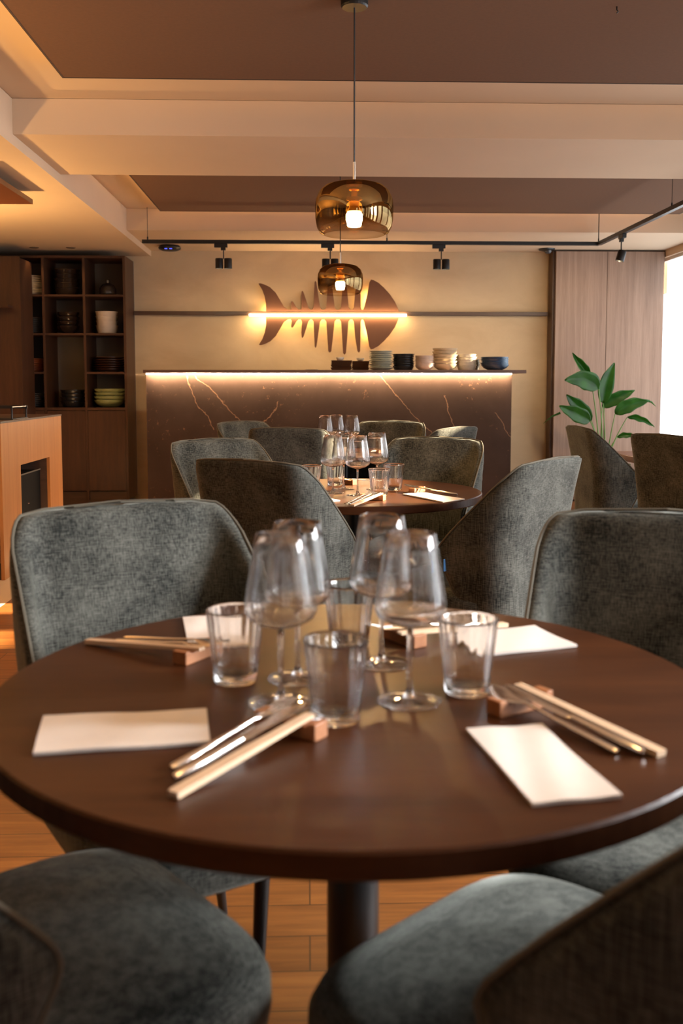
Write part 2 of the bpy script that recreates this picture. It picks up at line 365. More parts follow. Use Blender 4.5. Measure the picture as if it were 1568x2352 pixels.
# suspended acoustic ceiling panels with a glowing rim above
def ceiling_panel(label, x0, x1, y0, y1):
    t = thing('ceiling_panel', label, 'ceiling panel', ((x0+x1)/2, (y0+y1)/2, 2.56), 0, 'suspended acoustic ceiling panels')
    w, d = (x1-x0)/2, (y1-y0)/2
    MB().box(-w, w, -d, d, 0, 0.022).build('panel_board', 'panel_brown', t)
    mb = MB(); e = 0.008
    mb.box(-w-e, -w, -d-e, d+e, -0.002, 0.026); mb.box(w, w+e, -d-e, d+e, -0.002, 0.026); mb.box(-w, w, -d-e, -d, -0.002, 0.026); mb.box(-w, w, d, d+e, -0.002, 0.026)
    mb.build('edge_profile', 'panel_edge', t)
    mb = MB(); mb.box(-w+0.04, -w+0.055, -d+0.05, d-0.05, 0.024, 0.032); mb.box(-w+0.06, w-0.06, d-0.055, d-0.04, 0.024, 0.032)
    mb.build('led_strip', 'led_cove', t); return t
ceiling_panel('large brown acoustic panel hung under the near ceiling bay', -1.12, 3.05, 3.54, 4.64)
ceiling_panel('smaller-looking brown acoustic panel in the far ceiling bay between the two beams', -1.20, 3.08, 6.2, 8.12)

# ---------------------------------------------------------------- back cabinets
def shelf_unit():
    x0, x1, yf = -3.2, -1.69, 9.15
    t = thing('shelving_cabinet', 'dark walnut shelving cabinet with open cubbies above doors at back left', 'cabinet', ((x0+x1)/2, (yf+YB)/2, 0))
    def L(mb, n, m, par=t): return mb.build(n, m, par)
    cx, cyy = (x0+x1)/2, (yf+YB)/2
    def B(a, b, c, d, e, f, bev=0): return MB().box(a-cx, b-cx, c-cyy, d-cyy, e, f, bev)
    L(B(x0, x1, 9.585, 9.608, 0.06, 2.33), 'back_panel', plain('cubby_back', (0.16, 0.145, 0.13), 0.7))
    for x in (-3.2, -2.835, -2.455, -2.082, -1.712): L(B(x, x+0.022, yf, 9.585, 0.06, 2.33), 'upright', 'walnut_v')
    L(B(x0+0.022, x1-0.022, yf+0.004, 9.585, 2.308, 2.33), 'top_board', 'walnut_v')
    L(B(x0+0.022, x1-0.022, yf+0.004, 9.585, 0.905, 0.93), 'bottom_board', 'walnut_v')
    cols = [(-3.178, -2.835), (-2.813, -2.455), (-2.433, -2.082), (-2.060, -1.712)]
    for ci, (a, b) in enumerate(cols):
        for z in (1.975, 1.620, 1.262):
            if z == 1.262 and ci == 2: continue
            L(B(a, b, yf+0.006, 9.585, z-0.018, z), 'shelf', 'walnut_v')
    for a, b in cols:
        L(B(a+0.002, b-0.002, yf+0.001, yf+0.02, 0.15, 0.90), 'door', 'walnut_v')
    L(B(x0+0.022, x1-0.022, yf+0.03, yf+0.05, 0, 0.14), 'plinth', 'walnut_dark')
shelf_unit()
t = thing('tall_cabinet', 'tall plain walnut cabinet panel at far left in front of the open shelves', 'cabinet', (-3.2, 8.95, 0))
MB().box(-0.6, 0.66, -0.2, 0.19, 0, 2.26).build('body', 'walnut_v', t)
MB().box(-0.6, 0.60, -0.36, -0.222, 1.815, 1.835).build('ledge', 'walnut_v', t)
MB().box(-0.6, 0.67, -0.222, -0.2, 0.0, 2.265).build('front_panel', 'walnut_v', t)

# right-hand panelled cupboard
t = thing('tall_cupboard', 'tall pale walnut cupboard front behind the potted plant', 'cupboard', (2.9, 9.5, 0))
MB().box(-0.52, 0.545, -0.09, 0.1, 0.0, 2.43).build('carcass', 'walnut_dark', t)
for a, b in ((-0.515, -0.02), (-0.016, 0.535)): MB().box(a, b, -0.112, -0.09, 0.02, 2.42, 0.002).build('door', 'walnut_grey', t)
MB().box(-0.535, -0.52, -0.06, 0.1, 0.0, 2.43).build('side_panel', 'walnut_dark', t)

# service station on the left
def station():
    x1, y0, y1, h = -1.79, 5.71, 7.10, 0.935; x0 = -3.0
    t = thing('service_station', 'oak veneered service station with dark worktop and recessed black drawer at left', 'sideboard', (x1-0.6, (y0+y1)/2, 0))
    cx, cyy = x1-0.6, (y0+y1)/2
    def B(a, b, c, d, e, f, bev=0): return MB().box(a-cx, b-cx, c-cyy, d-cyy, e, f, bev)
    yo0, yo1, zo = 6.085, 6.76, 0.65
    B(x1-0.02, x1, y0, yo0, 0, h-0.012).build('side_panel', 'station_oak', t)
    B(x1-0.02, x1, yo1, y1, 0, h-0.012).build('side_panel', 'station_oak', t)
    B(x1-0.02, x1, yo0, yo1, zo, h-0.012).build('side_panel', 'station_oak', t)
    B(x0, x1-0.02, y1-0.02, y1, 0, h-0.012).build('back_panel', 'station_oak', t)
    B(x1-0.52, x1-0.30, yo0, yo1, 0.02, zo).build('recess', 'black_soft', t)
    B(x1-0.30, x1-0.02, yo1, yo1+0.02, 0.02, zo).build('recess_side', 'walnut_dark', t)
    B(x1-0.30, x1-0.02, yo0-0.02, yo0, 0.02, zo).build('recess_side', 'walnut_dark', t)
    B(x1-0.30, x1-0.02, yo0-0.02, yo1+0.02, zo, zo+0.02).build('recess_top', 'station_oak', t)
    B(x0, x1-0.02, y0+0.02, y0+0.04, 0.0, h-0.012).build('carcass', 'walnut_dark', t)
    B(x1-0.62, x1-0.024, y0, y0+0.02, 0.10, h-0.02).build('door', 'station_oak', t)
    B(x0, x1-0.624, y0, y0+0.02, 0.10, h-0.02).build('door', 'station_oak', t)
    B(x0, x1-0.024, y0+0.01, y0+0.02, 0.0, 0.09).build('plinth', 'walnut_dark', t)
    B(x0, x1+0.004, y0-0.01, y1+0.004, h-0.012, h).build('worktop', 'walnut_dark', t)
    d = B(x1-0.2, x1-0.06, yo0+0.03, yo1-0.03, 0.03, 0.565).build('drawer', 'black_soft', t)
    B(x1-0.062, x1-0.055, yo0+0.03, yo1-0.03, 0.565, 0.573).build('drawer_edge', 'piping', t)
    MB().lathe([(0.0001, 0.01), (0.006, 0.008), (0.007, 0.0)], 12, (0, 0, 0)).build('knob', 'chrome', d).matrix_local = Matrix.Translation((x1-0.06-cx, 6.42-cyy, 0.37)) @ Matrix.Rotation(PI/2, 4, 'Y')
station()
t = thing('serving_tray', 'dark metal napkin tray on the service station worktop', 'tray', (-2.0, 6.15, 0.936))
mb = MB(); mb.box(-0.26, 0.2, -0.16, 0.16, 0, 0.006); mb.build('base', 'black', t)
for x in (-0.2, 0.19):
    MB().tube([(x, -0.15, 0.0), (x, -0.15, 0.075), (x, 0.15, 0.075), (x, 0.15, 0.0)], 0.006, 8).build('handle', 'black', t)
MB().box(-0.26, 0.2, 0.148, 0.156, 0.06, 0.08).build('rail', 'black', t)
for i in range(5):
    o = MB().box(-0.1, 0.1, -0.09, 0.09, 0, 0.005, 0.001).build('napkin', 'paper', None, loc=(-2.1+0.004*(i%2), 6.15, 0.9425+0.0065*i)); o.rotation_euler = (0, 0, 0.05*(i%3-1))
    tag(o, 'white napkin in the tray on the service station, %s of its pile' % ['lowest', 'second from the bottom', 'middle one', 'second from the top', 'topmost'][i], 'napkin', 'napkins in the serving tray')
t = thing('hanging_canopy', 'dark wooden board hung below the soffit above the service station', 'ceiling panel', (-2.36, 6.0, 2.30))
MB().box(-0.6, 0.6, -0.4, 0.4, 0, 0.03).build('board', wood('canopy_wood', (0.08, 0.024, 0.010), (0.16, 0.055, 0.024), (1, 14, 14), 0.35), t)
for x, y in ((-0.5, -0.3), (0.5, -0.3), (-0.5, 0.3), (0.5, 0.3)): MB().tube([(x, y, 0.03), (x, y, 0.085)], 0.003, 6).build('hanger', 'black', t)

# wall rail with the light bar
t = thing('wall_rail', 'thin walnut rail running across the back wall between both cabinets', 'rail', (0.35, 9.58, 1.835))
MB().box(-2.035, 2.0, -0.035, 0.03, -0.018, 0.018, 0.002).build('rail', 'walnut_dark', t)
o = MB().box(-0.572, 0.958, -0.012, 0.012, -0.010, 0.012, 0.004).build('light_bar', 'led_bar', None, loc=(0.0, 9.535, 1.822))
tag(o, 'glowing warm LED bar below the rail across the fish sign', 'lamp')
o.location = (0.0, 9.53, 1.815)

# fish skeleton sign (measured on the wall plane)
def fish():
    px = lambda x: (300+x/2.376-708)/2230*9.56 + 0.0
    pz = lambda y: (427-y)/2.376/2230*9.56
    top = [(742, 427), (742, 370), (735, 330), (722, 295), (703, 264), (712, 262), (735, 268), (765, 283), (795, 312), (818, 350), (838, 385), (858, 400),
           (874, 402), (880, 392), (877, 362), (882, 355), (890, 362), (905, 388), (918, 401), (930, 400), (936, 385), (932, 330), (934, 305), (938, 301), (944, 308), (958, 350), (970, 388), (980, 401), (990, 401), (998, 388),
           (1002, 300), (1004, 256), (1009, 247), (1014, 256), (1022, 310), (1033, 385), (1043, 401), (1057, 401), (1067, 388), (1073, 300), (1078, 230), (1086, 222), (1094, 230), (1102, 300), (1112, 388), (1122, 401), (1138, 401), (1147, 388),
           (1153, 300), (1158, 220), (1166, 211), (1173, 220), (1180, 300), (1187, 388), (1196, 401), (1208, 401), (1216, 388), (1224, 300), (1236, 230), (1244, 222), (1250, 230), (1252, 300), (1253, 388), (1258, 401), (1266, 401), (1272, 388),
           (1288, 320), (1300, 255), (1308, 240), (1322, 243), (1350, 258), (1380, 285), (1410, 318), (1438, 358), (1455, 395), (1463, 427)]
    bot = [(x, 854-y) for x, y in top]
    t = thing('fish_sign', 'brown fish skeleton cut-out mounted on the back wall', 'wall sign', (0, 9.565, 1.825))
    for nm, pts in (('upper_half', top), ('lower_half', bot)):
        MB().prism([(px(x), pz(y)) for x, y in pts], 'y', -0.018, 0.0).build(nm, 'fish', t)
    m = MB(); x0, x1 = px(755), px(1450)
    m.box(x0, x1, 0.004, 0.012, -0.012, 0.012); m.build('halo_strip', 'led_halo', t)
    MB().box(px(1300), px(1300)+0.01, 0.002, 0.012, -0.20, 0.20).build('halo_strip', 'led_halo', t)
    MB().box(px(752), px(756), 0.002, 0.012, -0.07, 0.07).build('halo_strip', 'led_halo', t)
    for x in (800, 1370): MB().lathe([(0.008, 0), (0.008, 0.045)], 10, (0, 0, 0), caps=(True, True)).build('standoff', 'black', t).matrix_local = Matrix.Translation((px(x), 0.0, 0.08)) @ Matrix.Rotation(-PI/2, 4, 'X')
fish()

# bar counter
t = thing('bar_counter', 'dark veined stone bar counter lit by a strip below its brown top', 'counter', (0.2, 8.75, 0))
MB().box(-1.61, 1.59, -0.22, 0.3, 0, 1.236).build('front_panel', 'stone', t)
MB().box(-1.618, 1.694, -0.33, 0.45, 1.244, 1.272, 0.002).build('counter_top', 'slab', t)
MB().box(-1.60, 1.58, -0.268, -0.252, 1.233, 1.2435).build('led_strip', 'led', t)
o = MB().lathe([(0.0001, 0), (0.05, 0), (0.06, 0.006), (0.055, 0.008), (0.0001, 0.004)], 24).build('small_dish', plain('dish_brown', (0.07, 0.04, 0.03), 0.4), loc=(0.03, 8.75, 1.273)); tag(o, 'single flat dark dish lying on the bar top below the fish', 'dish')

# ---------------------------------------------------------------- crockery
def plate_mesh(kind, r, h, wob=0.0):
    mb = MB()
    if kind == 'plate': pr = [(0.0001, 0), (r*0.62, 0), (r*0.7, h*0.25), (r*0.93, h*0.72), (r, h*0.92), (r, h), (r*0.96, h*1.0), (r*0.68, h*0.45), (r*0.6, h*0.25), (0.0001, h*0.25)]
    elif kind == 'bowl': pr = [(0.0001, 0), (r*0.5, 0), (r*0.55, h*0.08), (r*0.82, h*0.38), (r*0.97, h*0.8), (r, h), (r*0.965, h), (r*0.92, h*0.78), (r*0.76, h*0.42), (r*0.45, h*0.16), (0.0001, h*0.14)]
    elif kind == 'deep': pr = [(0.0001, 0), (r*0.72, 0), (r*0.82, h*0.15), (r*0.88, h*0.5), (r*0.92, h*0.85), (r, h*0.95), (r, h), (r*0.96, h), (r*0.90, h*0.5), (r*0.8, h*0.2), (0.0001, h*0.14)]
    mb.lathe(pr, 28); me = mb.build('tmp', 'paper', None, smooth=True)
    d = me.data; bpy.data.objects.remove(me); return d
ORD = ['topmost', 'second from the top', 'third from the top', 'fourth from the top', 'fifth from the top', 'sixth from the top', 'seventh from the top', 'eighth from the top', 'ninth from the top', 'tenth from the top', 'eleventh from the top', 'twelfth from the top']
def ordn(i, n): return 'lowest' if i == n-1 and n > 1 else ORD[i]
def stack(name, cat, kind, r, h, pitch, n, loc, mat, lab, group, jit=0.003, square=False):
    if square:
        mb = MB(); mb.rings([[(sx*w, sy*w*0.9, z) for sx, sy in ((-1,-1),(1,-1),(1,1),(-1,1))] for w, z in ((r*0.86, 0), (r, h), (r*0.95, h), (r*0.82, h*0.3))]); tmp = mb.build('tmp', 'paper', None, bevel=0); d = tmp.data; bpy.data.objects.remove(tmp)
    else: d = plate_mesh(kind, r, h)
    d.materials.clear(); d.materials.append(mat)
    for i in range(n):
        o = bpy.data.objects.new(name, d); C.objects.link(o)
        o.location = (loc[0]+random.uniform(-jit, jit), loc[1]+random.uniform(-jit, jit), loc[2]+0.0005+i*pitch); k_ = random.uniform(0.965, 1.02); o.scale = (k_, k_, 1); o.rotation_euler = (0, 0, random.uniform(-0.1, 0.1) if square else random.uniform(0, 6))
        tag(o, '%s, %s' % (lab, ordn(n-1-i, n)), cat, group)
def cer(name, c, rough=0.3, var=0.15): return plain(name, c, rough, var=var, scale=14)
ZT = 1.272; YD = 8.70; U = 8.70/2230
def bx(px): return (px-708)*U
G = {'dk': cer('black_glaze', (0.018, 0.018, 0.018), 0.25), 'br': cer('brown_glaze', (0.055, 0.022, 0.010), 0.3), 'sage': cer('sage_glaze', (0.42, 0.42, 0.34), 0.35), 'pink': cer('rose_grey_glaze', (0.52, 0.42, 0.35), 0.45),
     'sand': cer('sand_glaze', (0.52, 0.42, 0.28), 0.3), 'cream': cer('cream_glaze', (0.60, 0.53, 0.42), 0.35), 'blue': cer('blue_glaze', (0.03, 0.05, 0.09), 0.18), 'white': cer('white_glaze', (0.72, 0.66, 0.56), 0.3, 0.03),
     'orange': cer('orange_glaze', (0.45, 0.14, 0.05), 0.4), 'grey': cer('grey_glaze', (0.10, 0.105, 0.11), 0.35), 'green': cer('green_glaze', (0.30, 0.36, 0.16), 0.3), 'shine': cer('dark_shiny_glaze', (0.03, 0.02, 0.014), 0.08)}
stack('square_dish', 'dish', 'sq', 0.092, 0.022, 0.0125, 6, (bx(783), YD-0.05, ZT), G['br'], 'dark brown square dish in the left stack on the bar', 'brown square dishes on the bar', square=True)
stack('square_dish', 'dish', 'sq', 0.078, 0.022, 0.0125, 6, (bx(829), YD+0.17, ZT), G['br'], 'dark brown square dish standing against the sage plates', 'brown square dishes on the bar', square=True)
stack('plate', 'plate', 'plate', 0.107, 0.022, 0.0165, 10, (bx(873), YD-0.05, ZT), G['sage'], 'sage grey plate on the bar beside the brown dishes', 'sage plates on the bar', 0.004)
stack('bowl', 'bowl', 'deep', 0.100, 0.040, 0.021, 6, (bx(926), YD, ZT), G['dk'], 'black bowl on the bar right of the sage plates', 'black bowls on the bar', 0.003)
stack('bowl', 'bowl', 'bowl', 0.085, 0.045, 0.0165, 6, (bx(972), YD-0.07, ZT), G['pink'], 'pinkish grey bowl on the bar in a low pile', 'pinkish grey bowls on the bar', 0.003)
stack('bowl', 'bowl', 'bowl', 0.112, 0.055, 0.028, 6, (bx(1021), YD+0.0, ZT), G['sand'], 'sand-coloured speckled bowl in the tallest stack on the bar', 'sand bowls on the bar', 0.003)
stack('bowl', 'bowl', 'deep', 0.094, 0.048, 0.024, 5, (bx(1072), YD+0.05, ZT), G['cream'], 'cream bowl on the bar between sand and blue bowls', 'cream bowls on the bar', 0.004)
stack('cup', 'cup', 'deep', 0.03, 0.04, 0.02, 4, (bx(1101), YD+0.17, ZT), G['dk'], 'small black cup behind the blue bowls on the bar', 'black cups on the bar')
stack('bowl', 'bowl', 'bowl', 0.124, 0.052, 0.0165, 5, (bx(1135), YD-0.02, ZT), G['blue'], 'dark blue glazed bowl at the right end of the bar', 'blue bowls on the bar', 0.003)
for nm, x in (('left', 780), ('right', 829)):
    o = MB().lathe([(0.0001, 0), (0.02, 0), (0.033, 0.012), (0.035, 0.028), (0.032, 0.028), (0.0001, 0.01)], 20).build('small_bowl', G['white'], None, loc=(bx(x), YD-(0.05 if nm == 'left' else -0.17), ZT+0.0865), smooth=True)
    tag(o, 'tiny white bowl on top of the %s brown dish stack' % nm, 'bowl', 'tiny white bowls on the bar')
# cubby crockery
YQ = 9.33
stack('plate', 'plate', 'plate', 0.125, 0.022, 0.02, 9, (-2.60, YQ, 1.975), G['white'], 'white plate in the top left cubby', 'white plates in the cabinet')
stack('plate', 'plate', 'plate', 0.13, 0.022, 0.018, 8, (-2.62, YQ, 1.62), G['grey'], 'dark grey plate in the second-row left cubby', 'grey plates in the cabinet')
stack('plate', 'plate', 'plate', 0.13, 0.022, 0.017, 7, (-2.62, YQ, 1.262), G['orange'], 'rust orange plate in the third-row left cubby', 'orange plates in the cabinet')
stack('plate', 'plate', 'plate', 0.13, 0.022, 0.018, 7, (-2.62, YQ, 0.93), G['grey'], 'dark grey plate in the bottom left cubby', 'grey plates in the cabinet')
stack('bowl', 'bowl', 'deep', 0.12, 0.075, 0.042, 5, (-2.265, YQ, 1.975), G['shine'], 'shiny black bowl in the top middle cubby', 'black bowls in the cabinet')
stack('bowl', 'bowl', 'bowl', 0.105, 0.075, 0.042, 4, (-2.26, YQ, 1.62), G['shine'], 'shiny brown bowl in the second-row middle cubby', 'brown bowls in the cabinet')
stack('bowl', 'bowl', 'deep', 0.115, 0.06, 0.035, 4, (-2.235, YQ, 0.93), G['dk'], 'matt black bowl in the tall middle cubby', 'black bowls in the cabinet')
stack('bowl', 'bowl', 'deep', 0.105, 0.08, 0.043, 4, (-1.90, YQ, 1.62), G['white'], 'cream white bowl in the second-row right cubby', 'white bowls in the cabinet')
stack('plate', 'plate', 'plate', 0.15, 0.03, 0.022, 6, (-1.89, YQ, 1.262), G['br'], 'dark brown plate in the third-row right cubby', 'brown plates in the cabinet')
stack('bowl', 'bowl', 'bowl', 0.15, 0.07, 0.035, 4, (-1.885, YQ, 0.93), G['green'], 'pale green bowl in the bottom right cubby', 'green bowls in the cabinet')
o = MB().lathe([(0.0001, 0.0), (0.07, 0.0), (0.078, 0.02), (0.078, 0.07), (0.055, 0.105), (0.02, 0.12), (0.018, 0.15), (0.021, 0.152), (0.016, 0.152), (0.016, 0.12), (0.05, 0.10), (0.073, 0.068), (0.073, 0.02), (0.0001, 0.006)], 28).build('glass_carafe', 'glass', None, loc=(-1.885, YQ, 1.976), smooth=True)
tag(o, 'round clear glass carafe in the top right cubby', 'carafe')

# ---------------------------------------------------------------- lamps and ceiling fittings
def pendant(loc, label, watt=20.0):
    t = thing('pendant_lamp', label, 'pendant lamp', loc, 0, 'amber pendant lamps over the tables')     # base point = foot of the shade
    h = 0.195
    pr = [(0.112, 0.0), (0.128, 0.008), (0.139, 0.028), (0.1445, 0.06), (0.1455, 0.10), (0.142, 0.13), (0.130, 0.158), (0.108, 0.178), (0.07, 0.189), (0.03, 0.192), (0.016, 0.192)]
    inner = [(r-0.003, z) for r, z in pr]
    MB().lathe(pr, 64).build('lamp_shade', 'shade', t, smooth=True, autosm=False)
    MB().lathe([(0.012, 0.192), (0.03, 0.190), (0.03, 0.176), (0.022, 0.172), (0.024, 0.164), (0.012, 0.160), (0.012, 0.14), (0.028, 0.136), (0.03, 0.128), (0.018, 0.122), (0.018, 0.105), (0.028, 0.085), (0.0001, 0.083)], 32).build('socket', 'gold', t, smooth=True)
    MB().lathe([(0.0001, 0.083), (0.026, 0.083), (0.031, 0.075), (0.031, 0.055), (0.027, 0.042), (0.027, 0.036), (0.024, 0.030), (0.0001, 0.029)], 32).build('bulb', 'bulb', t, smooth=True)
    MB().tube([(0, 0, 0.188), (0, 0, 0.265)], 0.0058, 12).build('rod', 'chrome', t)
    top = 2.56 - loc[2]
    MB().tube([(0, 0, 0.265), (0, 0, top-0.02)], 0.003, 8).build('cord', 'black', t)
    MB().lathe([(0.0001, top), (0.05, top), (0.05, top-0.03), (0.045, top-0.036), (0.0001, top-0.036)], 28).build('ceiling_rose', 'black', t)
    lamp('POINT', 'pendant_light', (loc[0], loc[1], loc[2]+0.022), watt, WARM, shadow_soft_size=0.02)
pendant((0.172, 3.67, 1.708), 'nearer amber glass pendant lamp over the middle table')
pendant((0.205, 6.27, 1.722), 'farther amber glass pendant lamp in front of the fish sign')
pendant((0.10, 1.05, 1.708), 'amber glass pendant lamp above the nearest table, out of view', 7.0)
def track():
    t = thing('ceiling_track', 'black lighting track on thin wires turning toward the windows', 'lighting track', (0, 8.3, 2.338))
    MB().box(-1.385, 2.47, -0.018, 0.018, -0.015, 0.015, 0.002).build('track', 'black', t)
    MB().box(2.452, 2.488, -4.6, -0.018, -0.015, 0.015, 0.002).build('track', 'black', t)
    for x, y in ((-1.34, 0), (0.665, 0), (2.46, -0.02)):
        MB().tube([(x, y, 0.015), (x, y, 0.282)], 0.0022 if x < 2 else 0.004, 6).build('wire', 'black', t)
        MB().tube([(x, y, 0.013), (x, y, 0.04)], 0.006, 8).build('clip', 'black', t)
    for y in (-1.66,  -3.9):
        MB().tube([(2.47, y, 0.015), (2.47, y, 0.282)], 0.002, 6).build('wire', 'black', t); MB().tube([(2.47, y, 0.013), (2.47, y, 0.04)], 0.006, 8).build('clip', 'black', t)
track()
def spot(loc, label, single=False, rz=0.0, tilt=0.0):
    t = thing('track_spotlight', label, 'spotlight', loc, rz, 'black spotlights on the ceiling track')
    MB().box(-0.055, 0.055, -0.016, 0.016, -0.032, 0.0, 0.003).box(0.0, 0.04, -0.014, 0.014, -0.055, -0.03, 0.003).build('adapter', 'black', t)
    MB().tube([(0.022, 0, -0.05), (0.022, 0, -0.125)], 0.005, 8).build('stem', 'black', t)
    for s in ((0,) if single else (-1, 1)):
        h = MB().lathe([(0.0001, 0.042), (0.03, 0.042), (0.033, 0.036), (0.033, -0.042), (0.028, -0.042), (0.027, -0.03), (0.0001, -0.03)], 24).build('lamp_head', 'black', t, smooth=True)
        g = MB().lathe([(0.0001, -0.0301), (0.026, -0.0301), (0.0001, -0.034)], 20).build('lens', 'spot_glow', h)
        h.location = (0.022+s*0.037, 0, -0.163); h.rotation_euler = (tilt, 0, 0)
    return t
for nm, x in (('left of the fish', -0.73), ('in the middle, partly behind the far pendant', 0.165), ('right of the fish', 1.105)):
    spot((x, 8.3, 2.323), 'black double track spotlight ' + nm)
spot((2.47, 7.68, 2.323), 'black single track spotlight near the tall cupboard', True, PI/2, 0.25)
spot((2.47, 5.6, 2.323), 'black single track spotlight on the window-side track, out of view', True, PI/2, 0.2)
t = thing('access_point', 'flat black ceiling device with small blue lights left of the track', 'sensor', (-1.29, 9.25, 2.438))
MB().lathe([(0.0001, 0), (0.085, 0), (0.105, -0.02), (0.10, -0.035), (0.07, -0.048), (0.0001, -0.052)], 32).build('housing', 'black', t, smooth=True)
for x in (-0.022, 0.022): MB().box(x-0.012, x+0.012, -0.099, -0.09, -0.045, -0.038).build('indicator_light', 'blue_led', t)
t = thing('dome_camera', 'small black dome camera on the ceiling beside the tall cupboard', 'camera', (2.28, 9.35, 2.438))
MB().lathe([(0.0001, 0), (0.078, 0), (0.075, -0.012), (0.04, -0.022), (0.0001, -0.022)], 28).build('mount', 'black', t, smooth=True)
MB().lathe([(0.036, -0.018), (0.034, -0.032), (0.022, -0.046), (0.0001, -0.05)], 24, (0.01, -0.01, 0)).build('dome', plain('dome_plastic', (0.05, 0.05, 0.055), 0.1), t, smooth=True)
for nm, x in (('left', -2.48), ('right', -2.15)):
    o = MB().lathe([(0.0001, -0.001), (0.03, -0.001), (0.036, -0.006), (0.042, -0.004), (0.044, 0.0)], 24).build('downlight', plain('downlight_bronze', (0.12, 0.08, 0.05), 0.5), None, loc=(x, 9.02, 2.383)); tag(o, '%s small recessed downlight in the soffit above the open shelves' % nm, 'downlight', 'recessed downlights in the soffit')
t = MB().tube([(0, 0, 0), (0, 0, -0.012), (0.006, 0, -0.018), (0, 0, -0.024)], 0.0025, 6).build('ceiling_hook', 'black', None, loc=(1.155, 3.72, 2.56)); tag(t, 'tiny black hook in the near ceiling panel at upper right', 'hook')
# unseen uplights added to warm the soffit and the beam undersides
lamp('SPOT', 'added_uplight', (-2.9, 6.3, 1.1), 190, WARM, rot=(PI, 0, 0), spot_size=2.5, spot_blend=0.8, shadow_soft_size=0.08)
lamp('SPOT', 'added_uplight', (-2.6, 3.4, 1.0), 190, WARM, rot=(PI, 0, 0), spot_size=2.6, spot_blend=0.8, shadow_soft_size=0.08)
def aim(name, loc, target, e, col, ang, blend=0.6, soft=0.03):
    o = lamp('SPOT', name, loc, e, col, spot_size=ang, spot_blend=blend, shadow_soft_size=soft)
    o.rotation_euler = (Vector(target)-Vector(loc)).to_track_quat('-Z', 'Y').to_euler(); return o
for x in (-0.71, 0.185, 1.125): aim('track_spot_light', (x, 8.3, 2.11), (x, 9.5, 0.9), 18, WARM2, 1.9)
aim('track_spot_light', (2.45, 7.66, 2.1), (2.5, 9.3, 1.2), 26, WARM2, 1.5)
for x in (-2.48, -2.15): aim('downlight_beam', (x, 9.02, 2.37), (x, 9.05, 0), 3, WARM, 1.6)

# ---------------------------------------------------------------- chairs
def arc_plan(s):
    a0, R, turn = 0.155, 0.07, math.radians(86); sg = 1 if s >= 0 else -1; s = abs(s)
    if s <= a0: x, y = s, 0.0
    elif s <= a0+R*turn: t = (s-a0)/R; x, y = a0+R*math.sin(t), R*(1-math.cos(t))
    else:
        d = s-a0-R*turn; x = a0+R*math.sin(turn)+d*math.cos(turn); y = R*(1-math.cos(turn))+d*math.sin(turn)
    return sg*x, y
def fillet(poly, rad):
    out = []; n = len(poly)
    for i in range(n):
        p = Vector(poly[i]); r = rad[i]
        if r <= 0: out.append(p); continue
        a = (Vector(poly[i-1])-p).normalized(); b = (Vector(poly[(i+1) % n])-p).normalized()
        for k in range(9):
            t = k/8; p0, p2 = p+a*r, p+b*r; out.append(p0*(1-t)**2 + p*2*t*(1-t) + p2*t*t)
    return out
Z0, Z1 = 0.385, 0.915
OUT = fillet([(0, Z1+0.004), (0.203, Z1-0.004), (0.445, 0.615), (0.335, Z0), (0, Z0)], [0, 0.028, 0.03, 0.03, 0])
def half_w(z):
    best = 0.0
    for a, b in zip(OUT, OUT[1:]):
        z0, z1 = a[1], b[1]
        if (z-z0)*(z-z1) <= 0 and abs(z0-z1) > 1e-9: best = max(best, a[0]+(b[0]-a[0])*(z-z0)/(z1-z0))
    return best
def shell_pt(s, z, off=0.0):
    k = 0.90+0.10*min(1, max(0, (z-Z0)/0.30)); x, y = arc_plan(s)
    x2, y2 = arc_plan(s+0.002); x1, y1 = arc_plan(s-0.002); tx, ty = x2-x1, y2-y1; L = math.hypot(tx, ty)
    nx, ny = ty/L, -tx/L                       # outward
    return Vector((x*k+nx*off, -0.235+y*k+ny*off-0.065*(z-Z0)/0.54+0.02*math.sin(PI*(z-Z0)/0.54), z))
def superring(w, d, z, n=56, e=4.6, cy_=0.0):
    out = []
    for i in range(n):
        a = 2*PI*i/n; c, s = math.cos(a), math.sin(a)
        out.append((w*abs(c)**(2/e)*(1 if c >= 0 else -1), cy_+d*abs(s)**(2/e)*(1 if s >= 0 else -1), z))
    return out
